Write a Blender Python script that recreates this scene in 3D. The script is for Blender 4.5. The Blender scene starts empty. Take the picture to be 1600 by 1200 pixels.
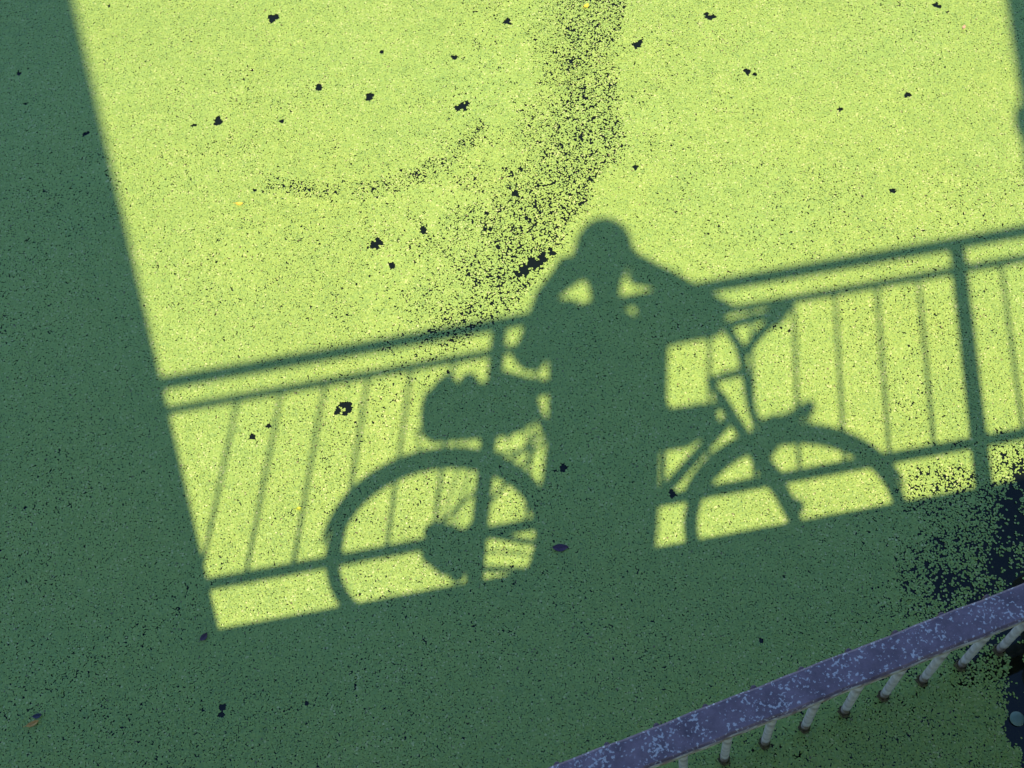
import bpy, bmesh, math
import numpy as np
from mathutils import Vector, Matrix

R = math.radians
SC = bpy.context.scene
C = SC.collection

# ------------------------------------------------------------------ camera, sky, sun, exposure
H = 3.0                                         # lens height above the water
FWD = Vector((-0.07465438, 0.4525451, -0.88861108))
RGT = Vector((0.99578674, 0.0814139, -0.04219662))
UPV = Vector((-0.05324943, 0.88801729, 0.45671631))
cam_data = bpy.data.cameras.new('camera')
cam_data.sensor_width = 36.0
cam_data.lens = 36.0 * 1790.0 / 1600.0
cam_data.clip_start = 0.02
cam_data.clip_end = 2000.0
cam = bpy.data.objects.new('camera', cam_data)
C.objects.link(cam)
cam.matrix_world = Matrix(((RGT.x, UPV.x, -FWD.x, 0.0),
                           (RGT.y, UPV.y, -FWD.y, 0.0),
                           (RGT.z, UPV.z, -FWD.z, H),
                           (0, 0, 0, 1)))
SC.camera = cam

SUN_EL = 56.26
world = bpy.data.worlds.new('World')
SC.world = world
world.use_nodes = True
wn = world.node_tree
wn.nodes.clear()
sky = wn.nodes.new('ShaderNodeTexSky')
sky.sky_type = 'NISHITA'
sky.sun_disc = False
sky.sun_elevation = R(SUN_EL)
sky.sun_rotation = R(180.0)
sky.air_density = 1.0
sky.dust_density = 0.0
sky.ozone_density = 8.0
sky.altitude = 800.0
bg = wn.nodes.new('ShaderNodeBackground')
bg.inputs['Strength'].default_value = 0.15
wo = wn.nodes.new('ShaderNodeOutputWorld')
wn.links.new(sky.outputs[0], bg.inputs[0])
wn.links.new(bg.outputs[0], wo.inputs[0])

sun_data = bpy.data.lights.new('sun', 'SUN')
sun_data.energy = 3.9
sun_data.angle = R(0.58)
sun_data.color = (1.0, 0.88, 0.70)
sun = bpy.data.objects.new('sun', sun_data)
C.objects.link(sun)
sun.location = (0, -6, 12)
sun.rotation_euler = (R(90.0 - SUN_EL), 0, 0)

SC.view_settings.view_transform = 'Standard'
SC.view_settings.look = 'None'
SC.view_settings.exposure = 0.72
SC.view_settings.gamma = 1.0
SC.view_settings.use_curve_mapping = False

# ------------------------------------------------------------------ helpers
def tag(o, label=None, cat=None, group=None, kind=None):
    if label: o['label'] = label
    if cat: o['category'] = cat
    if group: o['group'] = group
    if kind: o['kind'] = kind
    return o

def empty(name, mat=None, loc=(0, 0, 0)):
    o = bpy.data.objects.new(name, None)
    C.objects.link(o)
    if mat is not None: o.matrix_world = mat
    else: o.location = loc
    return o

def mesh_obj(name, verts, faces, mat=None, parent=None, smooth=False):
    me = bpy.data.meshes.new(name)
    me.from_pydata([tuple(v) for v in verts], [], faces)
    me.update()
    if smooth:
        me.polygons.foreach_set('use_smooth', [True] * len(me.polygons))
    if mat: me.materials.append(mat)
    o = bpy.data.objects.new(name, me)
    C.objects.link(o)
    if parent: o.parent = parent
    return o

class MB:
    def __init__(self): self.v = []; self.f = []
    def add(self, v, f):
        n = len(self.v); self.v += [Vector(p) for p in v]; self.f += [tuple(i + n for i in q) for q in f]; return self
    def box(self, lo, hi):
        (a, b, c), (d, e, g) = lo, hi
        return self.add([(a,b,c),(d,b,c),(d,e,c),(a,e,c),(a,b,g),(d,b,g),(d,e,g),(a,e,g)],
                        [(3,2,1,0),(4,5,6,7),(0,1,5,4),(1,2,6,5),(2,3,7,6),(3,0,4,7)])
    def tube(self, pts, rad, n=10, closed=False, cap=True):
        pts = [Vector(p) for p in pts]
        if not isinstance(rad, (list, tuple)): rad = [rad] * len(pts)
        rings = []; k = len(pts); ref = None
        for i, p in enumerate(pts):
            if closed: t = pts[(i + 1) % k] - pts[i - 1]
            else: t = pts[min(i + 1, k - 1)] - pts[max(i - 1, 0)]
            t.normalize()
            if ref is None:
                ref = Vector((0, 0, 1)) if abs(t.z) < 0.9 else Vector((0, 1, 0))
            a = ref - t * ref.dot(t); a.normalize(); b = t.cross(a); ref = a
            rings.append([p + (a * math.cos(2*math.pi*j/n) + b * math.sin(2*math.pi*j/n)) * rad[i] for j in range(n)])
        v = [q for r_ in rings for q in r_]; f = []
        for i in range(k if closed else k - 1):
            i2 = (i + 1) % k
            for j in range(n):
                f.append((i*n+j, i*n+(j+1) % n, i2*n+(j+1) % n, i2*n+j))
        if cap and not closed:
            f.append(tuple(range(n - 1, -1, -1))); f.append(tuple((k-1)*n + j for j in range(n)))
        return self.add(v, f)
    def loft(self, secs, n=20):
        # secs: (centre, half-width vector, half-depth vector)
        v = []; f = []
        for c, a, b in secs:
            c, a, b = Vector(c), Vector(a), Vector(b)
            v += [c + a*math.cos(2*math.pi*j/n) + b*math.sin(2*math.pi*j/n) for j in range(n)]
        for i in range(len(secs) - 1):
            for j in range(n): f.append((i*n+j, i*n+(j+1) % n, (i+1)*n+(j+1) % n, (i+1)*n+j))
        f.append(tuple(range(n-1, -1, -1))); f.append(tuple((len(secs)-1)*n+j for j in range(n)))
        return self.add(v, f)
    def lathe(self, prof, n=16, c=(0, 0, 0)):
        return self.loft([((c[0], c[1], c[2] + z), (r, 0, 0), (0, r, 0)) for r, z in prof], n)
    def ellipsoid(self, c, ax, ay, az, nu=16, nv=10):
        c, ax, ay, az = Vector(c), Vector(ax), Vector(ay), Vector(az)
        secs = []
        for i in range(nv + 1):
            t = math.pi * (i + 0.02) / (nv + 0.04)
            s, k = math.sin(t), -math.cos(t)
            secs.append((c + az*k, ax*s, ay*s))
        return self.loft(secs, nu)
    def prism(self, poly, y0, y1):
        # poly in (x, z); extruded along y
        n = len(poly)
        v = [(x, y0, z) for x, z in poly] + [(x, y1, z) for x, z in poly]
        f = [tuple(range(n)), tuple(range(2*n-1, n-1, -1))] + [(i, (i+1) % n, n+(i+1) % n, n+i) for i in range(n)]
        return self.add(v, f)
    def build(self, name, mat, parent=None, smooth=False, bevel=0.0):
        o = mesh_obj(name, self.v, self.f, mat, parent, smooth)
        bm = bmesh.new(); bm.from_mesh(o.data)
        bmesh.ops.recalc_face_normals(bm, faces=bm.faces); bm.to_mesh(o.data); bm.free()
        if bevel:
            m = o.modifiers.new('bevel', 'BEVEL'); m.width = bevel; m.segments = 2; m.limit_method = 'ANGLE'
        return o

def material(name, col, rough=0.6, metal=0.0, spec=0.5):
    m = bpy.data.materials.new(name); m.use_nodes = True
    b = m.node_tree.nodes['Principled BSDF']
    b.inputs['Base Color'].default_value = (*col, 1); b.inputs['Roughness'].default_value = rough
    b.inputs['Metallic'].default_value = metal; b.inputs['Specular IOR Level'].default_value = spec
    return m, m.node_tree, b

def noisy(name, c1, c2, scale, rough=0.6, metal=0.0, bump=0.0, detail=6.0, lo=0.35, hi=0.65):
    m, nt, b = material(name, c1, rough, metal)
    tc = nt.nodes.new('ShaderNodeTexCoord'); nz = nt.nodes.new('ShaderNodeTexNoise')
    nz.inputs['Scale'].default_value = scale; nz.inputs['Detail'].default_value = detail
    rp = nt.nodes.new('ShaderNodeValToRGB')
    rp.color_ramp.elements[0].position = lo; rp.color_ramp.elements[0].color = (*c1, 1)
    rp.color_ramp.elements[1].position = hi; rp.color_ramp.elements[1].color = (*c2, 1)
    nt.links.new(tc.outputs['Object'], nz.inputs['Vector']); nt.links.new(nz.outputs[0], rp.inputs[0])
    nt.links.new(rp.outputs[0], b.inputs['Base Color'])
    if bump:
        bp = nt.nodes.new('ShaderNodeBump'); bp.inputs['Strength'].default_value = bump; bp.inputs['Distance'].default_value = 0.004
        nt.links.new(nz.outputs[0], bp.inputs['Height']); nt.links.new(bp.outputs[0], b.inputs['Normal'])
    return m

# ------------------------------------------------------------------ materials
M_concrete = noisy('concrete', (0.26, 0.25, 0.23), (0.40, 0.38, 0.35), 6.0, 0.85, bump=0.3)
M_rail = noisy('painted rail steel', (0.05, 0.07, 0.06), (0.08, 0.10, 0.09), 30.0, 0.45, 0.3)
M_black = noisy('black rubber', (0.015, 0.015, 0.016), (0.03, 0.03, 0.03), 60.0, 0.7)
M_alloy = noisy('alloy', (0.45, 0.45, 0.46), (0.6, 0.6, 0.6), 40.0, 0.35, 0.9)
M_frame = noisy('frame paint', (0.03, 0.07, 0.16), (0.04, 0.09, 0.2), 10.0, 0.3)
M_bag = noisy('bag cloth', (0.03, 0.03, 0.035), (0.06, 0.06, 0.065), 90.0, 0.85, bump=0.2)
M_skin = noisy('skin', (0.45, 0.25, 0.18), (0.52, 0.31, 0.23), 14.0, 0.5)
M_hair = noisy('hair', (0.03, 0.02, 0.012), (0.06, 0.04, 0.025), 120.0, 0.6)
M_jacket = noisy('jacket cloth', (0.04, 0.06, 0.10), (0.06, 0.085, 0.13), 70.0, 0.85, bump=0.2)
M_trousers = noisy('trouser cloth', (0.035, 0.035, 0.04), (0.06, 0.06, 0.065), 80.0, 0.9)
M_shoe = noisy('shoe leather', (0.06, 0.04, 0.03), (0.09, 0.06, 0.045), 30.0, 0.6)
M_phone = noisy('phone shell', (0.02, 0.02, 0.025), (0.03, 0.03, 0.035), 20.0, 0.25)
M_lens = noisy('lens glass', (0.005, 0.005, 0.01), (0.01, 0.01, 0.02), 10.0, 0.05)
M_lamp = noisy('lamp white', (0.65, 0.66, 0.62), (0.75, 0.75, 0.72), 10.0, 0.4)

# murky pond water
M_water, nt, b = material('pond water', (0.007, 0.010, 0.005), 0.02, 0.0, 0.5)
b.inputs['IOR'].default_value = 1.40
tc = nt.nodes.new('ShaderNodeTexCoord')
n1 = nt.nodes.new('ShaderNodeTexNoise'); n1.inputs['Scale'].default_value = 5.0; n1.inputs['Detail'].default_value = 3.0
bp = nt.nodes.new('ShaderNodeBump'); bp.inputs['Strength'].default_value = 0.08; bp.inputs['Distance'].default_value = 0.01
nt.links.new(tc.outputs['Object'], n1.inputs['Vector']); nt.links.new(n1.outputs[0], bp.inputs['Height'])
nt.links.new(bp.outputs[0], b.inputs['Normal'])

# duckweed fronds: hue from a per-frond value and slow patches
def duckweed_material(name, attr):
    m, nt, b = material(name, (0.3, 0.42, 0.06), 0.45, 0.0, 0.8)
    tc = nt.nodes.new('ShaderNodeTexCoord')
    n1 = nt.nodes.new('ShaderNodeTexNoise'); n1.inputs['Scale'].default_value = 1.7; n1.inputs['Detail'].default_value = 4.0
    nt.links.new(tc.outputs['Object'], n1.inputs['Vector'])
    rp = nt.nodes.new('ShaderNodeValToRGB')
    e = rp.color_ramp.elements
    e[0].position = 0.0; e[0].color = (0.19, 0.16, 0.05, 1)
    e[1].position = 1.0; e[1].color = (0.60, 0.62, 0.22, 1)
    for p, c in ((0.012, (0.24, 0.20, 0.07)), (0.02, (0.26, 0.38, 0.08)), (0.3, (0.347, 0.475, 0.088)), (0.7, (0.387, 0.503, 0.092)), (0.93, (0.45, 0.545, 0.118))):
        k = e.new(p); k.color = (*c, 1)
    if attr:
        at = nt.nodes.new('ShaderNodeAttribute'); at.attribute_name = attr
        val = at.outputs['Fac']
    else:
        vo = nt.nodes.new('ShaderNodeTexVoronoi'); vo.inputs['Scale'].default_value = 150.0
        nt.links.new(tc.outputs['Object'], vo.inputs['Vector'])
        sp = nt.nodes.new('ShaderNodeSeparateColor'); nt.links.new(vo.outputs['Color'], sp.inputs[0])
        val = sp.outputs[0]
    nt.links.new(val, rp.inputs[0])
    mx = nt.nodes.new('ShaderNodeMixRGB'); mx.blend_type = 'MULTIPLY'; mx.inputs[0].default_value = 1.0
    r2 = nt.nodes.new('ShaderNodeValToRGB')
    r2.color_ramp.elements[0].position = 0.3; r2.color_ramp.elements[0].color = (0.93, 0.985, 0.97, 1)
    r2.color_ramp.elements[1].position = 0.7; r2.color_ramp.elements[1].color = (1.0, 1.0, 0.9, 1)
    nt.links.new(n1.outputs[0], r2.inputs[0])
    nt.links.new(rp.outputs[0], mx.inputs[1]); nt.links.new(r2.outputs[0], mx.inputs[2])
    nt.links.new(mx.outputs[0], b.inputs['Base Color'])
    if not attr:
        n2 = nt.nodes.new('ShaderNodeTexNoise'); n2.inputs['Scale'].default_value = 90.0; n2.inputs['Detail'].default_value = 2.0
        nt.links.new(tc.outputs['Object'], n2.inputs['Vector'])
        r3 = nt.nodes.new('ShaderNodeValToRGB')
        r3.color_ramp.elements[0].position = 0.34; r3.color_ramp.elements[0].color = (0.03, 0.04, 0.02, 1)
        r3.color_ramp.elements[1].position = 0.40; r3.color_ramp.elements[1].color = (1, 1, 1, 1)
        nt.links.new(n2.outputs[0], r3.inputs[0])
        m2 = nt.nodes.new('ShaderNodeMixRGB'); m2.blend_type = 'MULTIPLY'; m2.inputs[0].default_value = 1.0
        nt.links.new(mx.outputs[0], m2.inputs[1]); nt.links.new(r3.outputs[0], m2.inputs[2])
        nt.links.new(m2.outputs[0], b.inputs['Base Color'])
        bp = nt.nodes.new('ShaderNodeBump'); bp.inputs['Strength'].default_value = 0.5; bp.inputs['Distance'].default_value = 0.002
        nt.links.new(n2.outputs[0], bp.inputs['Height']); nt.links.new(bp.outputs[0], b.inputs['Normal'])
    return m
M_frond = duckweed_material('duckweed fronds', 'tint')
M_mat = duckweed_material('far duckweed', None)

# rusty painted steel of the rack's beam, spattered with droppings and lichen
M_beam, nt, b = material('rusty purple-brown beam', (0.24, 0.13, 0.12), 0.6, 0.0, 0.4)
tc = nt.nodes.new('ShaderNodeTexCoord')
n1 = nt.nodes.new('ShaderNodeTexNoise'); n1.inputs['Scale'].default_value = 16.0; n1.inputs['Detail'].default_value = 8.0; n1.inputs['Roughness'].default_value = 0.7
rp = nt.nodes.new('ShaderNodeValToRGB')
rp.color_ramp.elements[0].position = 0.3; rp.color_ramp.elements[0].color = (0.16, 0.105, 0.12, 1)
rp.color_ramp.elements[1].position = 0.72; rp.color_ramp.elements[1].color = (0.42, 0.28, 0.31, 1)
n2 = nt.nodes.new('ShaderNodeTexNoise'); n2.inputs['Scale'].default_value = 150.0; n2.inputs['Detail'].default_value = 3.0
n3 = nt.nodes.new('ShaderNodeTexNoise'); n3.inputs['Scale'].default_value = 13.0; n3.inputs['Detail'].default_value = 3.0
ad = nt.nodes.new('ShaderNodeMath'); ad.operation = 'MULTIPLY_ADD'; ad.inputs[1].default_value = 0.30
r2 = nt.nodes.new('ShaderNodeValToRGB')
r2.color_ramp.elements[0].position = 0.732; r2.color_ramp.elements[0].color = (0, 0, 0, 1)
r2.color_ramp.elements[1].position = 0.785; r2.color_ramp.elements[1].color = (0.8, 0.8, 0.8, 1)
mx = nt.nodes.new('ShaderNodeMixRGB'); mx.inputs[2].default_value = (0.84, 0.77, 0.74, 1)
for n in (n1, n2, n3): nt.links.new(tc.outputs['Object'], n.inputs['Vector'])
nt.links.new(n1.outputs[0], rp.inputs[0])
nt.links.new(n3.outputs[0], ad.inputs[0]); nt.links.new(n2.outputs[0], ad.inputs[2])
nt.links.new(ad.outputs[0], r2.inputs[0]); nt.links.new(r2.outputs[0], mx.inputs[0])
nt.links.new(rp.outputs[0], mx.inputs[1]); nt.links.new(mx.outputs[0], b.inputs['Base Color'])
bp = nt.nodes.new('ShaderNodeBump'); bp.inputs['Strength'].default_value = 0.4; bp.inputs['Distance'].default_value = 0.002
nt.links.new(ad.outputs[0], bp.inputs['Height']); nt.links.new(bp.outputs[0], b.inputs['Normal'])

M_edge = noisy('worn pale beam edge', (0.32, 0.22, 0.19), (0.66, 0.60, 0.54), 45.0, 0.7, lo=0.4, hi=0.58)
# dirty white rack bars, rust brown towards the waterline (a stain, by height on the bar)
M_bar, nt, b = material('chipped white bar paint', (0.6, 0.55, 0.5), 0.6)
tc = nt.nodes.new('ShaderNodeTexCoord')
n1 = nt.nodes.new('ShaderNodeTexNoise'); n1.inputs['Scale'].default_value = 26.0; n1.inputs['Detail'].default_value = 6.0
rp = nt.nodes.new('ShaderNodeValToRGB')
rp.color_ramp.elements[0].position = 0.30; rp.color_ramp.elements[0].color = (0.34, 0.25, 0.21, 1)
rp.color_ramp.elements[1].position = 0.62; rp.color_ramp.elements[1].color = (0.74, 0.66, 0.63, 1)
sx = nt.nodes.new('ShaderNodeSeparateXYZ'); a1 = nt.nodes.new('ShaderNodeMath'); a1.operation = 'MULTIPLY_ADD'; a1.inputs[1].default_value = 0.16
mr = nt.nodes.new('ShaderNodeMapRange'); mr.inputs[1].default_value = 0.085; mr.inputs[2].default_value = 0.15; mr.inputs[3].default_value = 1.0; mr.inputs[4].default_value = 0.0
mx = nt.nodes.new('ShaderNodeMixRGB'); mx.inputs[2].default_value = (0.13, 0.065, 0.035, 1)
nt.links.new(tc.outputs['Object'], n1.inputs['Vector']); nt.links.new(tc.outputs['Object'], sx.inputs[0])
nt.links.new(n1.outputs[0], rp.inputs[0]); nt.links.new(n1.outputs[0], a1.inputs[0]); nt.links.new(sx.outputs[2], a1.inputs[2])
nt.links.new(a1.outputs[0], mr.inputs[0]); nt.links.new(mr.outputs[0], mx.inputs[0]); nt.links.new(rp.outputs[0], mx.inputs[1])
nt.links.new(mx.outputs[0], b.inputs['Base Color'])
M_bolt = noisy('dark rusty bolt', (0.10, 0.06, 0.07), (0.16, 0.10, 0.11), 80.0, 0.7)
M_growth = noisy('brown waterline growth', (0.08, 0.05, 0.025), (0.15, 0.13, 0.05), 70.0, 0.8, bump=0.5)

# ------------------------------------------------------------------ the setting: water and duckweed
w = MB().add([(-150, -150, 0), (150, -150, 0), (150, 150, 0), (-150, 150, 0)], [(0, 1, 2, 3)]).build('water', M_water)
tag(w, 'dark open pond water showing through gaps in the duckweed', kind='structure')

rng = np.random.default_rng(7)
NX0, NX1, NY0, NY1 = -2.7, 1.75, 0.22, 3.28
def xl(yy): return -2.40 - (3.0-yy)*-0.295      # left and right limits of the patch of modelled fronds
def xr(yy): return 1.26 + (yy-0.54)*0.115

def vnoise(x, y, scale, seed):
    g = np.random.default_rng(seed).random((257, 257))
    u = x / scale + 91.3; v = y / scale + 37.7
    iu = np.floor(u).astype(int); iv = np.floor(v).astype(int)
    fu = u - iu; fv = v - iv
    fu = fu*fu*(3-2*fu); fv = fv*fv*(3-2*fv)
    a = g[iu % 256, iv % 256]; b_ = g[(iu+1) % 256, iv % 256]; c = g[iu % 256, (iv+1) % 256]; d = g[(iu+1) % 256, (iv+1) % 256]
    return (a*(1-fu)+b_*fu)*(1-fv) + (c*(1-fu)+d*fu)*fv

def seg_dist(x, y, pts):
    best = np.full(x.shape, 9.0); side = np.zeros(x.shape)
    for (x0, y0), (x1, y1) in zip(pts[:-1], pts[1:]):
        dx, dy = x1-x0, y1-y0; L2 = dx*dx+dy*dy
        t = np.clip(((x-x0)*dx+(y-y0)*dy)/L2, 0, 1)
        px, py = x0+t*dx, y0+t*dy
        d = np.hypot(x-px, y-py); m = d < best
        best = np.where(m, d, best)
        side = np.where(m, np.sign((x-px)*dy-(y-py)*dx), side)
    return best, side

def sstep(a, b_, v):
    t = np.clip((v-a)/(b_-a), 0, 1); return t*t*(3-2*t)

BAND = [(0.04, 3.25), (-0.028, 2.863), (-0.028, 2.634), (0.021, 2.459), (-0.055, 2.311), (-0.119, 2.156), (-0.199, 1.981), (-0.285, 1.813), (-0.392, 1.694), (-0.523, 1.565), (-0.601, 1.422)]
CURVE = [(-0.44, 2.464), (-0.531, 2.353), (-0.608, 2.284), (-0.706, 2.227), (-0.891, 2.192), (-1.107, 2.213)]
STRIP = [(1.115, 0.93), (1.106, 0.886), (1.104, 0.794), (1.103, 0.713), (1.10, 0.649), (1.085, 0.632), (1.105, 0.602), (1.11, 0.54)]
HOLES = [(-1.222, 2.935, 0.0208), (-1.01, 2.627, 0.0151), (-0.829, 2.593, 0.0151), (-0.506, 2.563, 0.0208), (-0.384, 2.953, 0.0151), (0.071, 2.867, 0.0189), (0.323, 3.002, 0.017), (1.105, 3.087, 0.0132), (-1.33, 2.464, 0.0189), (-1.407, 2.441, 0.0094), (-0.727, 1.994, 0.0208), (-0.581, 2.058, 0.0151), (-0.662, 1.923, 0.0132), (-0.757, 1.405, 0.014), (-0.748, 1.425, 0.013), (-0.732, 1.428, 0.016), (-0.724, 1.416, 0.013), (-0.733, 1.402, 0.009), (-0.555, 2.782, 0.0113), (-0.298, 2.215, 0.0113), (0.446, 2.759, 0.0151), (0.474, 2.751, 0.0075), (0.973, 2.679, 0.0113), (0.084, 2.339, 0.0113), (0.75, 2.608, 0.0094), (-0.926, 0.540, 0.0088), (-0.928, 0.521, 0.0088), (-0.089, 1.266, 0.0151), (-0.992, 1.312, 0.0113), (-0.951, 1.349, 0.0094), (-1.149, 2.185, 0.0057), (0.899, 2.287, 0.0094), (0.222, 1.21, 0.0113), (-1.77, 2.389, 0.0113), (-2.079, 2.644, 0.0094), (-2.05, 2.666, 0.0075), (-2.017, 2.508, 0.0075), (-0.707, 0.565, 0.0075), (-0.812, 2.792, 0.0094), (-1.111, 2.474, 0.0094), (-1.836, 2.972, 0.0075), (-0.245, 1.931, 0.017), (-0.221, 1.954, 0.0208), (-0.192, 1.974, 0.0189), (-0.169, 1.992, 0.0132), (-0.267, 1.911, 0.0094), (-0.445, 1.555, 0.0075), (0.463, 0.814, 0.0075), (-1.005, 2.636, 0.0094), (-0.719, 2.011, 0.0113), (0.558, 1.753, 0.0057), (0.535, 1.765, 0.0057), (0.517, 1.768, 0.0057), (1.135, 3.058, 0.0075), (-0.49, 2.577, 0.0113), (0.308, 3.019, 0.0094), (0.082, 2.879, 0.0094)]

S = 0.0047
nx = int((NX1-NX0)/S); ny = int((NY1-NY0)/(S*0.866))
gx, gy = np.meshgrid(np.arange(nx), np.arange(ny))
x = NX0 + (gx + 0.5*(gy % 2))*S; y = NY0 + gy*S*0.866
x = x.ravel(); y = y.ravel()
low = np.concatenate([np.zeros(x.size, bool), np.ones(x.size, bool)])       # a second layer of fronds pushed just under the first
x = np.concatenate([x, x + S*0.5]); y = np.concatenate([y, y + S*0.29])
x = x + rng.normal(0, 0.0012, x.size); y = y + rng.normal(0, 0.0012, y.size)

inside = (x > xl(y)) & (x < xr(y)); x = x[inside]; y = y[inside]; low = low[inside]
fine = 0.34*vnoise(x, y, 0.0055, 1) + 0.22*vnoise(x, y, 0.0105, 2) + 0.44*rng.random(x.size)       # worm-like gaps a few fronds wide
rank = np.empty(fine.size); rank[np.argsort(fine)] = np.linspace(0, 1, fine.size)
slow = vnoise(x, y, 0.35, 3); mid = vnoise(x, y, 0.09, 4)
gap = 0.024 + 0.11*sstep(0.35, 0.95, slow)*mid*1.6
d, sd = seg_dist(x, y, BAND)
dj = d + (mid-0.5)*0.06
right = 0.75*np.exp(-(np.maximum(dj, 0)/0.04)**2); left = np.exp(-(np.maximum(dj, 0)/0.15)**2)*0.50 + 0.40*np.exp(-(np.maximum(dj, 0)/0.40)**2)
taper = sstep(1.45, 2.0, y)
gap += np.where(sd < 0, right, np.minimum(left, 1.0))*0.88*(0.55+0.9*mid)*(0.25+0.75*taper)
d2, _ = seg_dist(x, y, CURVE)
gap = np.minimum(gap, 0.54)
gap += 0.40*np.exp(-((d2+(mid-0.5)*0.05)/0.035)**2)*(0.3+1.2*mid)
# open water towards the right end of the rack, and the strip of scum-free water beyond it
for drift, amp, wd in (([(-1.538, 0.455), (-1.425, 0.546), (-1.292, 0.64), (-1.196, 0.751), (-1.088, 0.829), (-1.018, 0.925)], 0.20, 0.05),
                       ([(-0.523, 3.023), (-0.484, 2.785), (-0.504, 2.613), (-0.457, 2.463)], 0.13, 0.05),
                       ([(-0.808, 2.197), (-0.90, 2.10), (-0.98, 2.03), (-1.05, 2.02)], 0.15, 0.03)):
    dd_, _ = seg_dist(x, y, drift)
    gap += amp*np.exp(-((dd_+(mid-0.5)*0.07)/wd)**2)*(0.3+1.2*mid)
nn = vnoise(x, y, 0.16, 5); n6 = vnoise(x, y, 0.05, 6)
r_ = np.hypot((x-1.26)/0.36, (y-1.03)/0.36) + (nn-0.5)*0.55 + (n6-0.5)*0.3
gap = np.maximum(gap, (0.97-0.25*sstep(0.55, 0.95, n6))*(1-sstep(0.55, 1.0, r_)) + 0.52*(1-sstep(0.95, 1.55, r_))*sstep(0.55, 1.0, r_))
d3, _ = seg_dist(x, y, STRIP)
gap = np.maximum(gap, 0.97*(1-sstep(0.008, 0.045, d3+(n6-0.5)*0.05)))
beyond = (y < 0.36 + 0.46*(x+0.06)).astype(float)
gap += 0.18*beyond*mid
keep = rank > np.clip(gap, 0, 0.99)
for hx, hy, hr in HOLES:
    near = np.abs(x-hx)+np.abs(y-hy) < 0.2
    ang = 0.6*vnoise(x[near]+hx*7, y[near], 0.013, 8) + 0.4*vnoise(x[near], y[near]+hx*3, 0.006, 12)
    dd = np.hypot(x[near]-hx, y[near]-hy)
    k = keep[near]; k &= ~(dd < hr*(0.12+1.6*ang)); keep[near] = k
x = x[keep]; y = y[keep]; low = low[keep]; n = x.size
gk = gap[keep]

rad = S*0.70*(1+rng.normal(0, 0.14, n)).clip(0.6, 1.45)*(1-0.16*sstep(0.12, 0.35, gk))
asp = rng.uniform(0.72, 0.98, n); rot = rng.uniform(0, 2*np.pi, n)
tx = rng.normal(0, 0.125, n); ty = rng.normal(0, 0.125, n)
z0 = np.where(low, 0.0008, 0.0018) + rng.random(n)*0.0016
def ring_coords(m, K):
    ANG = np.arange(K)*2*np.pi/K
    lx = np.cos(ANG)[None, :]*rad[m][:, None]; ly = np.sin(ANG)[None, :]*(rad*asp)[m][:, None]
    cr, sr = np.cos(rot[m])[:, None], np.sin(rot[m])[:, None]
    wx = lx*cr-ly*sr; wy = lx*sr+ly*cr
    wz = z0[m][:, None] + wx*tx[m][:, None] + wy*ty[m][:, None]
    return np.stack([x[m][:, None]+wx, y[m][:, None]+wy, wz], axis=2).astype(np.float32).ravel()
sparse = gk > 0.16                                   # fronds seen singly against open water are rounder
order = np.concatenate([np.flatnonzero(sparse), np.flatnonzero(~sparse)]); ns = int(sparse.sum())
x, y, low, gk, rad, asp, rot, tx, ty, z0 = (q[order] for q in (x, y, low, gk, rad, asp, rot, tx, ty, z0))
first = np.zeros(n, bool); first[:ns] = True
co = np.concatenate([ring_coords(first, 7), ring_coords(~first, 4)])
nv = ns*7 + (n-ns)*4
starts = np.concatenate([np.arange(ns)*7, ns*7 + np.arange(n-ns)*4]).astype(np.int32)
me = bpy.data.meshes.new('duckweed')
me.vertices.add(nv); me.vertices.foreach_set('co', co)
me.loops.add(nv); me.loops.foreach_set('vertex_index', np.arange(nv, dtype=np.int32))
me.polygons.add(n); me.polygons.foreach_set('loop_start', starts)
at = me.attributes.new('tint', 'FLOAT', 'FACE')
tint = np.clip(0.5 + 0.24*rng.normal(0, 1, n) + 0.30*(vnoise(x, y, 0.03, 9)-0.5) + 0.15*(vnoise(x, y, 0.4, 10)-0.5), 0.03, 1)
tint = np.where(rng.random(n) < 0.004, 0.005, tint)
at.data.foreach_set('value', tint.astype(np.float32))
me.update(calc_edges=True)
me.materials.append(M_frond)
dw = bpy.data.objects.new('duckweed', me); C.objects.link(dw)
tag(dw, 'bright green carpet of tiny duckweed fronds floating on the water', 'duckweed', kind='stuff')

Z = 0.0025
far = MB()
for q in (((-150, -150), (150, -150), (150, NY0), (-150, NY0)), ((-150, NY1), (150, NY1), (150, 150), (-150, 150)),
          ((-150, NY0), (xl(NY0), NY0), (xl(NY1), NY1), (-150, NY1)), ((xr(NY0), NY0), (150, NY0), (150, NY1), (xr(NY1), NY1))):
    far.add([(a, b_, Z) for a, b_ in q], [(0, 1, 2, 3)])
tag(far.build('duckweed_cover', M_mat), 'duckweed cover on the water away from the bridge', 'duckweed', kind='stuff')

# ------------------------------------------------------------------ bridge
YR = -0.04; ZD = 1.5733
th = R(14.85)
BR = Matrix.Translation((0, YR, ZD)) @ Matrix.Rotation(th, 4, 'Z')      # x along the bridge, y towards the water
bridge = empty('footbridge', BR)
tag(bridge, 'concrete footbridge whose deck shades the lower part of the water', 'bridge')
MB().box((-6.0, -2.6, -0.22), (5.0, 0.0, 0.0)).build('deck', M_concrete, bridge, bevel=0.01)
for yb in (-2.2, -0.4):
    MB().box((-6.0, yb-0.12, -0.52), (5.0, yb+0.12, -0.223)).build('girder', M_concrete, bridge, bevel=0.01)

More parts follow.
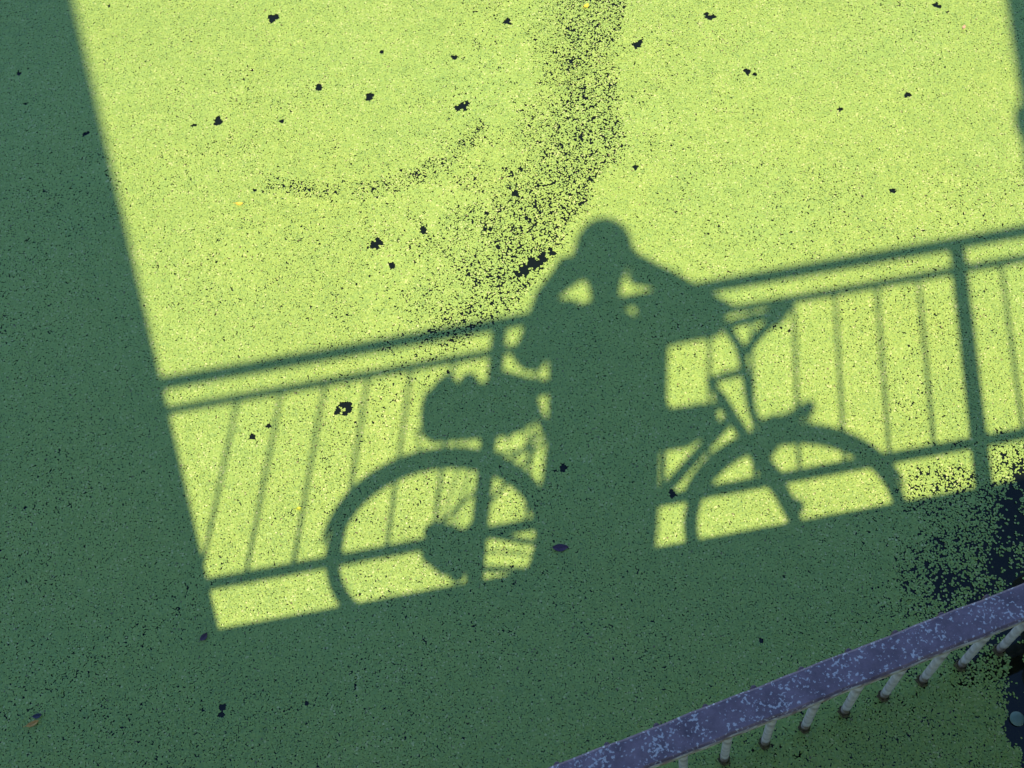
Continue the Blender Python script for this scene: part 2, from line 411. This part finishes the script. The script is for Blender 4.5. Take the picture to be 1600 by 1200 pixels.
railing = empty('railing', BR)
tag(railing, 'dark steel railing with thin balusters along the bridge edge', 'railing')
ry = -0.03; RT, RM, RB = 1.244, 1.099, 0.238
xL, xR = -2.4, 4.9
MB().tube([(xL, ry, RT), (xR, ry, RT)], 0.021, 14).build('top_rail', M_rail, railing, True)
MB().tube([(xL, ry, RM), (xR, ry, RM)], 0.0135, 12).build('middle_rail', M_rail, railing, True)
MB().tube([(xL, ry, RB), (xR, ry, RB)], 0.0165, 12).build('bottom_rail', M_rail, railing, True)
posts = [-0.323 + 1.43*k for k in range(-0, 4)]
pm = None; bmesh_ = None
for px in posts:
    o = MB().box((-0.021, -0.021, 0.003), (0.021, 0.021, RT-0.018)).build('post', M_rail, railing, bevel=0.004) if pm is None else bpy.data.objects.new('post', pm)
    if pm is None: pm = o.data
    else: C.objects.link(o); o.parent = railing
    o.location = (px, ry, 0)
bars = [-0.323 + 0.13*k for k in range(-6, 40) if k % 11]
for bx in bars:
    if bmesh_ is None:
        o = MB().tube([(0, 0, RB+0.015), (0, 0, RM-0.012)], 0.0058, 8).build('baluster', M_rail, railing, True); bmesh_ = o.data
    else:
        o = bpy.data.objects.new('baluster', bmesh_); C.objects.link(o); o.parent = railing
    o.location = (bx, ry, 0)

tower = empty('sluice_tower', BR)
tag(tower, 'battered concrete tower beside the bridge shading the left of the water', 'tower')
MB().prism([(-1.007, 0.002), (-2.49, 5.44), (-3.9, 5.44), (-5.4, 0.002)], -0.75, -0.03).build('wall', M_concrete, tower, bevel=0.01)
MB().prism([(-2.30, 5.443), (-2.30, 5.63), (-4.1, 5.63), (-4.1, 5.443)], -0.85, 0.07).build('coping', M_concrete, tower, bevel=0.01)

ab = tag(empty('abutment', BR), 'concrete abutment under the tower end of the bridge', 'abutment')
MB().box((-6.0, -2.6, -1.9), (-2.9, -0.05, -0.525)).build('wall', M_concrete, ab, bevel=0.01)
ab2 = tag(empty('abutment'), 'concrete quay corner at the lamp end of the bridge', 'abutment')
MB().box((1.62, -2.0, -0.3), (5.0, 1.47, 1.335)).build('wall', M_concrete, ab2, bevel=0.01)

lamp = tag(empty('street_lamp', loc=(1.384, 0.10, ZD)), 'stepped steel lamp post standing on the bridge deck', 'lamp')
MB().lathe([(0.09, 0.002), (0.09, 0.02), (0.065, 0.03), (0.063, 1.95), (0.064, 2.02), (0.079, 2.12), (0.079, 2.17), (0.049, 2.25), (0.047, 4.2), (0.046, 4.9)], 18).build('pole', M_rail, lamp, True)
MB().tube([(0, 0, 4.88), (0.05, -0.1, 5.05), (0.1, -0.3, 5.15), (0.12, -0.55, 5.16)], 0.022, 10).build('arm', M_rail, lamp, True)
MB().ellipsoid((0.13, -0.75, 5.14), (0.09, 0, 0), (0, 0.24, 0), (0, 0, 0.06)).build('lamp_head', M_lamp, lamp, True)

# ------------------------------------------------------------------ rack standing in the water (lower right)
bd = Vector((-0.0908, 0.0013, 0.9959))
BA = R(24.72); ux, uy = math.cos(BA), math.sin(BA)
ZB = 0.56                                                # top of the beam
T1 = Vector((-0.0600, 0.3683, ZB))                       # on the beam's water-side top edge
BM = Matrix.Translation(T1) @ Matrix.Rotation(BA, 4, 'Z')
rack = empty('trash_rack', BM)
tag(rack, 'low rusty purple-grey rack with pale round bars standing in the duckweed', 'rack')
WB = 0.071
# beam with slightly wavy, worn edges
bmv = MB(); secs = 90; x0, x1 = -0.75, 2.0
v = []; f = []
for i in range(secs+1):
    xx = x0+(x1-x0)*i/secs
    a = 0.0008*math.sin(xx*23)+0.0006*math.sin(xx*61+1); b_ = 0.0008*math.sin(xx*29+2)+0.0006*math.sin(xx*71)
    zz = 0.001*math.sin(xx*17)
    v += [(xx, a, zz), (xx, a-0.004, zz+0.003), (xx, -WB+b_+0.005, zz+0.003), (xx, -WB+b_, zz-0.001), (xx, -WB+b_, zz-0.028), (xx, a, zz-0.028)]
    if i:
        for j in range(6): f.append(((i-1)*6+j, (i-1)*6+(j+1) % 6, i*6+(j+1) % 6, i*6+j))
f += [tuple(range(5, -1, -1)), tuple(secs*6+j for j in range(6))]
beam = bmv.add(v, f).build('beam', M_beam, rack)
lip = MB(); v = []; f = []
for i in range(secs+1):
    xx = x0+(x1-x0)*i/secs
    b_ = 0.0008*math.sin(xx*29+2)+0.0006*math.sin(xx*71)
    v += [(xx, -WB+b_-0.0005, 0.0005), (xx, -WB+b_-0.0028, -0.0015), (xx, -WB+b_-0.0028, -0.026), (xx, -WB+b_-0.0005, -0.0275)]
    if i:
        for j in range(4): f.append(((i-1)*4+j, (i-1)*4+(j+1) % 4, i*4+(j+1) % 4, i*4+j))
f += [(3, 2, 1, 0), tuple(secs*4+j for j in range(4))]
lip.add(v, f).build('edge_strip', M_edge, beam)
IB = BM.inverted()
barm = None; colm = None; tabm = None
for k in range(-6, 15):
    base = Vector((0.264+0.1005*k, 0.46+0.0463*k, 0.0))
    lb = IB @ base; L = (ZB-0.03)/bd.z
    if barm is None:
        o = MB().tube([-bd*0.25, Vector((0, 0, 0)), bd*L*0.5, bd*L], [0.0106, 0.0106, 0.0106, 0.0106], 12).build('bar', M_bar, rack, True); barm = o.data
    else:
        o = bpy.data.objects.new('bar', barm); C.objects.link(o); o.parent = rack
    o.matrix_parent_inverse = Matrix.Identity(4)
    o.matrix_local = Matrix.Translation(lb) @ Matrix.Rotation(-BA, 4, 'Z')
    if colm is None:
        c = MB(); rs = np.random.default_rng(3); prof = []
        vv = []; ff = []; NN = 14
        for zz, rr in ((-0.01, 0.0145), (0.002, 0.0145), (0.005, 0.0138), (0.010, 0.0124), (0.018, 0.0116)):
            ctr = bd*zz
            vv += [ctr+Vector((math.cos(2*math.pi*j/NN), math.sin(2*math.pi*j/NN), 0))*rr*(1+rs.uniform(-0.12, 0.22)) for j in range(NN)]
        for i in range(4):
            for j in range(NN): ff.append((i*NN+j, i*NN+(j+1) % NN, (i+1)*NN+(j+1) % NN, (i+1)*NN+j))
        cobj = c.add(vv, ff).build('growth', M_growth, o, True); colm = cobj.data
    else:
        cobj = bpy.data.objects.new('growth', colm); C.objects.link(cobj); cobj.parent = o
    cobj.rotation_euler = (0, 0, 0)
    if tabm is None:
        t_ = MB().lathe([(0.007, -0.028), (0.007, -0.012), (0.005, -0.010)], 10).build('bolt', M_bolt, rack, True); tabm = t_.data
    else:
        t_ = bpy.data.objects.new('bolt', tabm); C.objects.link(t_); t_.parent = rack
    t_.location = (lb.x-0.03+0.05, 0.001, 0.0)

# ------------------------------------------------------------------ small floating things
def leaf(name, label, loc, ln, wd, rz, col1, col2, curl=0.004):
    m = noisy(name+'_'+label.split()[0], col1, col2, 180.0, 0.55)
    N = 9; v = []; f = []
    for i in range(N+1):
        t = i/N; s = math.sin(math.pi*t)**0.8*wd/2*(1.1-0.25*t); xx = (t-0.5)*ln
        zc = curl*(2*t-1)**2
        v += [(xx, -s-0.0002, zc+curl*0.6), (xx, 0, zc), (xx, s+0.0002, zc+curl*0.5)]
        if i:
            for j in range(2): f.append(((i-1)*3+j, i*3+j, i*3+j+1, (i-1)*3+j+1))
    f2 = list(f)
    o = mesh_obj(name, v, f2, m)
    so = o.modifiers.new('thickness', 'SOLIDIFY'); so.thickness = 0.0006
    st = MB().tube([(-ln/2-0.008, 0.001, curl+0.001), (-ln/2+0.002, 0, curl)], 0.0006, 5).build('stem', m, o)
    o.location = (loc[0], loc[1], 0.005); o.rotation_euler = (0, 0, rz)
    tag(o, label, 'leaf', 'fallen leaves on the duckweed')
leaf('floating_leaf', 'tiny yellow leaf lying alone on the sunlit duckweed near the tower shade', (-1.187, 2.126), 0.024, 0.011, 0.05, (0.75, 0.42, 0.03), (0.85, 0.6, 0.06))
leaf('floating_leaf', 'yellow leaf in the sparse streak of duckweed at the top edge', (-0.112, 3.035), 0.02, 0.016, 0.9, (0.8, 0.5, 0.02), (0.85, 0.62, 0.05))
leaf('floating_leaf', 'dark purple leaf in the shade of the legs between the wheels', (-0.078, 1.031), 0.044, 0.022, 0.12, (0.05, 0.022, 0.05), (0.09, 0.04, 0.07))
leaf('floating_leaf', 'small dark brown leaf below the corner of the sunlit patch', (-1.012, 0.718), 0.026, 0.016, 0.95, (0.07, 0.035, 0.05), (0.10, 0.05, 0.06))
leaf('floating_leaf', 'orange leaf floating in the shaded bottom left corner', (-1.414, 0.462), 0.034, 0.013, 0.5, (0.62, 0.26, 0.05), (0.75, 0.40, 0.10))
leaf('floating_leaf', 'blue-black leaf touching the orange leaf in the bottom left corner', (-1.407, 0.482), 0.024, 0.013, 0.3, (0.04, 0.04, 0.06), (0.07, 0.06, 0.09))
leaf('floating_leaf', 'yellow-green speck of leaf between the left baluster shadows', (-0.817, 1.097), 0.014, 0.011, 0.4, (0.55, 0.6, 0.03), (0.7, 0.7, 0.06))
leaf('floating_leaf', 'pinkish leaf scrap on bright duckweed near the top right', (1.183, 2.986), 0.016, 0.01, 1.2, (0.6, 0.33, 0.2), (0.7, 0.42, 0.25))

disc = MB().lathe([(0.016, 0.0), (0.0185, 0.002), (0.0175, 0.005), (0.006, 0.0065)], 20).build('bottle_cap', noisy('pale green plastic', (0.17, 0.25, 0.18), (0.21, 0.28, 0.21), 40.0, 0.5), None, True)
disc.location = (1.094, 0.659, 0.002)
tag(disc, 'pale green round cap floating in dark water beyond the rack', 'cap')

# ------------------------------------------------------------------ bicycle leaning on the railing
ph, le = R(8.0), R(11.2)
bu = Vector((math.cos(ph), math.sin(ph), 0)); bv = Vector((-math.sin(ph)*math.sin(le), math.cos(ph)*math.sin(le), math.cos(le))); bw = bv.cross(bu)
BK = Matrix(((bu.x, bw.x, bv.x, 0), (bu.y, bw.y, bv.y, -0.2375), (bu.z, bw.z, bv.z, ZD+0.002), (0, 0, 0, 1)))
bike = empty('bicycle', BK)
tag(bike, 'touring bicycle with drop handlebars leaning against the bridge railing', 'bicycle')
RW = 0.31; RH = Vector((-0.413, 0, RW)); FH = Vector((0.575, 0, RW)); BB = Vector((0.05, 0, 0.225))
SEAT_T = Vector((-0.125, 0, 0.70)); HT = Vector((0.378, 0, 0.775)); HB = Vector((0.44, 0, 0.632))
def circ(c, r, n=48, a0=0, a1=2*math.pi, yy=0):
    return [(c.x+r*math.cos(a0+(a1-a0)*i/n), yy, c.z+r*math.sin(a0+(a1-a0)*i/n)) for i in range(n if abs(a1-a0) > 6.2 else n+1)]
for hub in (RH, FH):
    wh = MB().tube(circ(hub, RW-0.032), 0.009, 8, True).build('wheel', M_alloy, bike, True)
    MB().tube(circ(hub, RW-0.019), 0.019, 10, True).build('tyre', M_black, wh, True)
    MB().tube([(hub.x, -0.05, hub.z), (hub.x, 0.05, hub.z)], 0.016, 12).build('hub', M_alloy, wh, True)
    sp = MB()
    for i in range(28):
        a = 2*math.pi*i/28; o_ = a + (0.6 if i % 2 else -0.6)
        sp.tube([(hub.x+0.02*math.cos(o_), 0.03*(1 if i % 4 < 2 else -1), hub.z+0.02*math.sin(o_)), (hub.x+(RW-0.036)*math.cos(a), 0, hub.z+(RW-0.036)*math.sin(a))], 0.0006, 4)
    sp.build('spokes', M_alloy, wh)
    MB().tube([(hub.x, 0.044, hub.z), (hub.x, 0.047, hub.z)], 0.036 if hub is RH else 0.03, 26).build('brake_rotor', M_alloy, wh)
for hub, a0, a1, off in ((RH, R(15), R(172), 0.012), (FH, R(20), R(160), 0.010)):
    m = MB(); pts = circ(hub, RW+off, 30, a0, a1)
    m.loft([((p[0], 0, p[2]), ((p[0]-hub.x)*0.004/RW, 0, (p[2]-hub.z)*0.004/RW), (0, 0.027, 0)) for p in pts], 8).build('fender', M_black, bike, True)
fr = MB()
for a, b_, r_ in ((SEAT_T, HT + (HB-HT)*0.25, 0.014), (Vector((0.407, 0, 0.69)), BB, 0.017), (SEAT_T + Vector((-0.012, 0, 0.03)), BB, 0.0155), (HT, HB, 0.019)):
    fr.tube([a, b_], r_, 12)
for s in (-1, 1):
    fr.tube([BB + Vector((-0.02, 0.02 if s > 0 else -0.046, 0)), RH + Vector((0, 0.06 if s > 0 else -0.078, 0))], 0.0085, 8)
    fr.tube([SEAT_T + Vector((0, s*0.015, -0.02)), RH + Vector((0, s*0.06, 0))], 0.0055, 8)
fr.build('frame', M_frame, bike, True)
fk = MB()
fk.tube([HB, HB + (HB-HT)*0.35], 0.017, 12)
cr = HB + (HB-HT)*0.3
for s in (-1, 1):
    fk.tube([cr + Vector((0, s*0.012, 0)), cr + Vector((0.02, s*0.032, -0.05)), (0.53, s*0.036, 0.44), FH + Vector((0, s*0.040, 0))], [0.015, 0.017, 0.017, 0.014], 10)
fk.build('fork', M_frame, bike, True)
MB().tube([(0.394, 0, 0.74), (0.353, 0, 0.838), (0.40, 0, 0.852), (0.456, 0, 0.866)], [0.0125, 0.0145, 0.0125, 0.014], 10).build('stem', M_alloy, bike, True)
hb = MB()
for s in (-1, 1):
    yy = 0.2*s
    hb.tube([(0.456, 0, 0.866), (0.452, 0.10*s, 0.867), (0.432 if s > 0 else 0.455, 0.165*s, 0.862), (0.424 if s > 0 else 0.465, 0.19*s, 0.856), (0.47 if s > 0 else 0.50, yy, 0.862), (0.53, yy, 0.874), (0.565, yy, 0.886), (0.582, yy, 0.886), (0.577, yy, 0.866), (0.552, yy, 0.836), (0.525, yy, 0.805), (0.498, yy, 0.766), (0.474, yy, 0.728)], 0.0145, 10)
hbo = hb.build('handlebar', M_black, bike, True)
for s in (-1, 1):
    MB().tube([(0.545, 0.2*s, 0.868), (0.58, 0.2*s, 0.888), (0.612, 0.2*s, 0.912), (0.622, 0.2*s, 0.925)], [0.018, 0.021, 0.020, 0.014], 10).build('brake_hood', M_black, hbo, True)
    MB().tube([(0.612, 0.2*s, 0.90), (0.612, 0.202*s, 0.875), (0.595, 0.202*s, 0.85), (0.578, 0.202*s, 0.832)], 0.0055, 8).build('brake_lever', M_alloy, hbo, True)
MB().tube([(-0.137, 0, 0.72), (-0.168, 0, 0.83)], 0.0135, 10).build('seat_post', M_alloy, bike, True)
sd_ = []
for xx, hw, zz, hz in ((-0.30, 0.045, 0.862, 0.012), (-0.28, 0.066, 0.862, 0.022), (-0.24, 0.07, 0.858, 0.026), (-0.19, 0.05, 0.855, 0.022), (-0.13, 0.026, 0.857, 0.018), (-0.06, 0.02, 0.858, 0.016), (-0.035, 0.012, 0.854, 0.01)):
    sd_.append(((xx, 0, zz), (0, hw, 0), (0, 0, hz)))
MB().loft(sd_, 16).build('saddle', M_black, bike, True)
rk = MB()
for s in (-1, 1):
    rk.tube([(-0.16, 0.05*s, 0.672), (-0.50, 0.055*s, 0.668)], 0.005, 8)
    rk.tube([(-0.40, 0.06*s, 0.32), (-0.335, 0.058*s, 0.668)], 0.003, 8)
for xx in (-0.18, -0.28, -0.38, -0.49): rk.tube([(xx, -0.052, 0.67), (xx, 0.052, 0.67)], 0.004, 8)
rk.build('carrier', M_black, bike, True)
cs = MB()
cs.tube([(BB.x, -0.05, BB.z), (BB.x, -0.062, BB.z)], 0.06, 28)
cs.tube([(BB.x, -0.075, BB.z), (BB.x+0.12, -0.08, BB.z-0.11)], [0.011, 0.009], 8)
cs.tube([(BB.x, 0.06, BB.z), (BB.x-0.12, 0.07, BB.z+0.11)], [0.011, 0.009], 8)
cs.tube([(BB.x, -0.08, BB.z), (BB.x, 0.064, BB.z)], 0.012, 8)
cs.build('crankset', M_alloy, bike, True)
for p, s in ((Vector((BB.x+0.12, -0.13, BB.z-0.11)), -1), (Vector((BB.x-0.12, 0.12, BB.z+0.11)), 1)):
    MB().box((p.x-0.045, p.y-0.045, p.z-0.011), (p.x+0.045, p.y+0.045, p.z+0.011)).build('pedal', M_black, bike, bevel=0.004)
cz = MB()
for k in range(6): cz.tube([(RH.x, -0.024-0.005*k, RH.z), (RH.x, -0.0275-0.005*k, RH.z)], 0.046-0.005*k, 22)
cz.build('sprockets', M_alloy, bike)
MB().prism([(-0.443, 0.353), (-0.435, 0.294), (-0.4, 0.261), (-0.355, 0.249), (-0.316, 0.271), (-0.323, 0.42), (-0.339, 0.412), (-0.353, 0.405), (-0.373, 0.430), (-0.393, 0.440), (-0.405, 0.42), (-0.426, 0.387)], -0.058, -0.053).build('hub_shadow_plate', M_black, bike, bevel=0.002)  # added plate, outlined to cast the rear hub's clumped shadow
dr = MB().tube([(RH.x+0.01, -0.055, RH.z+0.05), (RH.x+0.05, -0.062, RH.z+0.02), (RH.x+0.055, -0.062, RH.z-0.05)], [0.016, 0.026, 0.022], 8)
dr.tube([(RH.x+0.05, -0.055, RH.z-0.02), (RH.x+0.05, -0.06, RH.z-0.02)], 0.03, 14); dr.tube([(RH.x+0.045, -0.055, RH.z-0.12), (RH.x+0.045, -0.06, RH.z-0.12)], 0.022, 14)
dr.build('derailleur', M_black, bike, True)
ch = MB().tube([(BB.x, -0.056, BB.z+0.06), (RH.x, -0.045, RH.z+0.03)], 0.003, 6).tube([(BB.x, -0.056, BB.z-0.06), (RH.x+0.045, -0.058, RH.z-0.14)], 0.003, 6)
ch.build('chain', M_alloy, bike)
MB().tube([(0.45, 0.0, 0.60), (0.50, 0.0, 0.64)], 0.004, 6).tube([(0.495, 0, 0.645), (0.545, 0, 0.655)], [0.022, 0.03], 14).build('headlight', M_black, bike, True)

# frame bag and rear bag are carried by the bicycle: things of their own
fb = empty('frame_bag', BK)
tag(fb, 'dark triangular bag strapped inside the bicycle frame behind the head tube', 'bag')
MB().prism([(0.17, 0.70), (0.35, 0.722), (0.378, 0.695), (0.35, 0.655), (0.28, 0.61), (0.20, 0.60), (0.17, 0.61)], -0.028, 0.028).build('pouch', M_bag, fb, bevel=0.012)
for xx in (0.23, 0.32):
    MB().tube([(xx, -0.03, 0.705), (xx, -0.02, 0.74), (xx, 0.02, 0.74), (xx, 0.03, 0.705)], 0.004, 6).build('strap', M_black, fb, True)
rb = empty('saddle_bag', BK)
tag(rb, 'dark rounded bag lying on the rear carrier of the bicycle', 'bag')
prof = [(-0.492, 0.030, 0.78), (-0.484, 0.060, 0.782), (-0.455, 0.082, 0.785), (-0.40, 0.086, 0.79), (-0.30, 0.080, 0.785), (-0.23, 0.074, 0.785), (-0.185, 0.060, 0.785), (-0.165, 0.034, 0.785)]
MB().loft([((xx, 0, zz), (0, min(rr*1.0, 0.078), 0), (0, 0, rr)) for xx, rr, zz in prof], 20).build('roll', M_bag, rb, True)
for xx in (-0.42, -0.24):
    MB().tube([(xx, 0.088*math.cos(a), 0.787+0.09*math.sin(a)) for a in [2*math.pi*i/20 for i in range(20)]], 0.004, 6, True).build('strap', M_black, rb, True)
MB().tube([(-0.450, 0.03, 0.86), (-0.42, 0.03, 0.90), (-0.395, 0.03, 0.86)], 0.013, 8).build('carry_loop', M_black, rb, True)
MB().ellipsoid((-0.355, 0.03, 0.868), (0.03, 0, 0), (0, 0.03, 0), (0, 0, 0.026), 12, 8).build('side_pocket', M_bag, rb, True)
MB().ellipsoid((-0.452, -0.01, 0.722), (0.022, 0, 0), (0, 0.02, 0), (0, 0, 0.024), 12, 8).build('side_pocket', M_bag, rb, True)

# ------------------------------------------------------------------ person with a phone
person = empty('person', Matrix.Translation((0, 0, H)))
person_feet = -H + ZD
tag(person, 'person in jacket and dark trousers leaning over the railing, photographing with a phone', 'person')
def PF(a, b_, c): return RGT*a + UPV*b_ - FWD*c          # phone frame: right, up, towards the face
class Skel:
    def __init__(self): self.v = []; self.r = []; self.e = []
    def p(self, co, r, prev=None):
        self.v.append(tuple(co)); self.r.append(r if isinstance(r, tuple) else (r, r))
        if prev is not None: self.e.append((prev, len(self.v)-1))
        return len(self.v)-1
    def build(self, name, mat, parent, sub=1):
        me = bpy.data.meshes.new(name); me.from_pydata(self.v, self.e, []); me.materials.append(mat)
        o = bpy.data.objects.new(name, me); C.objects.link(o); o.parent = parent
        m = o.modifiers.new('skin', 'SKIN'); m.use_smooth_shade = True
        lay = me.skin_vertices[0].data if len(me.skin_vertices) else None
        if lay is None:
            bpy.context.view_layer.objects.active = o
            bpy.ops.mesh.customdata_skin_add(); lay = me.skin_vertices[0].data
        for i, r_ in enumerate(self.r): lay[i].radius = r_
        lay[0].use_root = True
        s = o.modifiers.new('subdivision', 'SUBSURF'); s.levels = sub; s.render_levels = sub
        return o
SHR, ELR = Vector((0.185, -0.215, -0.045)), Vector((0.345, -0.10, -0.165))
SHL, ELL = Vector((-0.150, -0.215, -0.045)), Vector((-0.210, -0.14, -0.375))
HC = Vector((-0.004, -0.122, 0.200)); FACE = (Vector((0, 0, 0.01))-HC).normalized()
sk = Skel()
pel = sk.p((0.02, -0.46, -0.53), 0.10)
wai = sk.p((0.02, -0.39, -0.38), 0.095, pel)
che = sk.p((0.02, -0.30, -0.18), 0.10, wai)
nb = sk.p((0.012, -0.235, -0.035), 0.055, che)
nk = sk.p((0.008, -0.195, 0.06), 0.048, nb)
jaw = sk.p(HC + Vector((0, -0.005, -0.06)), 0.072, nk)
sku = sk.p(HC + Vector((0, -0.01, 0.02)), 0.082, jaw)
top = sk.p(HC + Vector((0, -0.012, 0.075)), 0.055, sku)
sk.p(HC + FACE*0.098 + Vector((0, 0, 0.0)), 0.014, jaw)
for s in (-1, 1): sk.p(HC + Vector((s*0.085, -0.01, 0.0)), 0.016, sku)
for s, sh, el in ((1, SHR, ELR), (-1, SHL, ELL)):
    a = sk.p(sh, 0.05, che); a = sk.p((sh+el)/2, 0.043, a); a = sk.p(el, 0.036, a)
    wr = PF(0.098 if s > 0 else -0.108, -0.056, 0.030)
    a = sk.p(Vector((0.20, -0.05, -0.067)) if s > 0 else Vector((-0.172, -0.06, -0.157)), 0.028 if s > 0 else 0.024, a); wi = sk.p(wr, 0.025, a)
    pa = sk.p(PF(s*0.088, -0.050, 0.026), 0.033, wi)
    for bi, ln in ((0.004, 0.95), (-0.012, 1.0), (-0.027, 0.97), (-0.041, 0.85)):
        k = sk.p(PF(s*0.094, bi, 0.012), 0.0095, pa); k = sk.p(PF(s*0.0905, bi, -0.012), 0.0088, k); sk.p(PF(s*(0.0905-0.028*ln), bi-0.002, -0.0155), 0.0075, k)
    k = sk.p(PF(s*0.084, -0.040, 0.030), 0.0105, wi); k = sk.p(PF(s*0.064, -0.024, 0.0235), 0.0095, k); sk.p(PF(s*0.046, -0.010, 0.0195), 0.0082, k)
for s in (-1, 1):
    a = sk.p((0.02+s*0.085, -0.475, -0.60), 0.088, pel); a = sk.p((0.02+s*0.085, -0.47, -0.93), 0.062, a)
    a = sk.p((0.02+s*0.085, -0.52, person_feet+0.09), 0.042, a); sk.p((0.02+s*0.095, -0.40, person_feet+0.035), (0.035, 0.03), a)
sk.build('body', M_skin, person)
# clothing
jk = MB()
ax = Vector((1, 0, 0)); dp = Vector((0, 0.87, -0.49))
jk.loft([(Vector((0.018, -0.50, -0.62)), ax*0.168, Vector((0, 0.13, 0))), (Vector((0.022, -0.46, -0.52)), ax*0.168, Vector((0, 0.13, -0.02))),
         (Vector((0.025, -0.39, -0.38)), ax*0.165, dp*0.12), (Vector((0.027, -0.33, -0.25)), ax*0.172, dp*0.12),
         (Vector((0.023, -0.265, -0.13)), ax*0.180, dp*0.105), (Vector((0.018, -0.235, -0.06)), ax*0.165, dp*0.085), (Vector((0.013, -0.22, -0.025)), ax*0.10, dp*0.065), (Vector((0.010, -0.21, 0.01)), ax*0.055, dp*0.055)], 24)
jk.build('jacket', M_jacket, person, True)
for s, sh, el in ((1, SHR, ELR), (-1, SHL, ELL)):
    wr = PF(0.098 if s > 0 else -0.108, -0.056, 0.030)
    md = Vector((0.20, -0.05, -0.067)) if s > 0 else Vector((-0.172, -0.06, -0.157))
    inn = Vector((sh.x*0.6, sh.y-0.01, sh.z-0.01))
    fx = (el-sh).normalized()*0.02
    rr = [0.075, 0.07, 0.064, 0.062, 0.058, 0.050, 0.038, 0.042, 0.050]
    if s < 0: rr = [0.075, 0.064, 0.054, 0.052, 0.052, 0.044, 0.035, 0.040, 0.050]
    jt = MB().tube([inn, sh, sh*0.5+el*0.5, el*0.9+sh*0.1, el+fx*0.6, el*0.7 + md*0.3, md, md*0.45+wr*0.55, wr], rr, 14)
    jt.build('sleeve', M_jacket, person, True)
for s in (-1, 1):
    cx = 0.02+s*0.078
    tl = MB().loft([(Vector((cx, -0.47, -0.52)), ax*0.088, Vector((0, 0.115, 0))), (Vector((cx, -0.475, -0.65)), ax*0.088, Vector((0, 0.10, 0))),
                    (Vector((cx+s*0.002, -0.47, -0.93)), ax*0.074, Vector((0, 0.082, 0))), (Vector((cx+s*0.004, -0.505, -1.20)), ax*0.066, Vector((0, 0.07, 0))), (Vector((cx+s*0.005, -0.52, person_feet+0.05)), ax*0.062, Vector((0, 0.066, 0)))], 18)
    tl.build('trouser_leg', M_trousers, person, True)
    sx_ = 0.02+s*0.09
    MB().loft([((sx_, -0.585, person_feet+0.04), (0.03, 0, 0), (0, 0, 0.035)), ((sx_, -0.56, person_feet+0.045), (0.042, 0, 0), (0, 0, 0.042)), ((sx_, -0.47, person_feet+0.043), (0.043, 0, 0), (0, 0, 0.04)),
               ((sx_+s*0.006, -0.40, person_feet+0.035), (0.05, 0, 0), (0, 0, 0.032)), ((sx_+s*0.008, -0.34, person_feet+0.03), (0.042, 0, 0), (0, 0, 0.026)), ((sx_+s*0.008, -0.315, person_feet+0.026), (0.02, 0, 0), (0, 0, 0.016))], 16).build('shoe', M_shoe, person, True)
MB().ellipsoid(HC + Vector((0, -0.018, 0.022)), (0.094, 0, 0), (0, 0.106, 0.0), (0, 0, 0.108), 20, 14).build('hair', M_hair, person, True)
side = Vector((1, 0, 0)); fup = FACE.cross(side)
if fup.z < 0 and fup.y < 0: fup = -fup
for s in (-1, 1):
    MB().ellipsoid(HC + FACE*0.098 + side*(s*0.031) + Vector((0, 0.018, 0.012)), (0.012, 0, 0), (0, 0.01, 0), (0, 0, 0.01), 12, 8).build('eye', M_lamp, person, True)

phone = empty('phone', Matrix.Translation((0, 0, H)))
tag(phone, 'dark smartphone held level in both hands above the railing', 'phone')
phm = Matrix(((RGT.x, UPV.x, -FWD.x, 0), (RGT.y, UPV.y, -FWD.y, 0), (RGT.z, UPV.z, -FWD.z, 0), (0, 0, 0, 1)))
o = MB().box((-0.077, -0.037, 0.004), (0.077, 0.037, 0.012)).build('shell', M_phone, phone, bevel=0.003); o.matrix_local = phm
o = MB().box((-0.073, -0.034, 0.0121), (0.073, 0.034, 0.0125)).build('screen', M_lens, phone); o.matrix_local = phm
o = MB().lathe([(0.007, 0.0041), (0.007, 0.0022), (0.005, 0.002)], 16).build('lens', M_lens, phone); o.matrix_local = phm
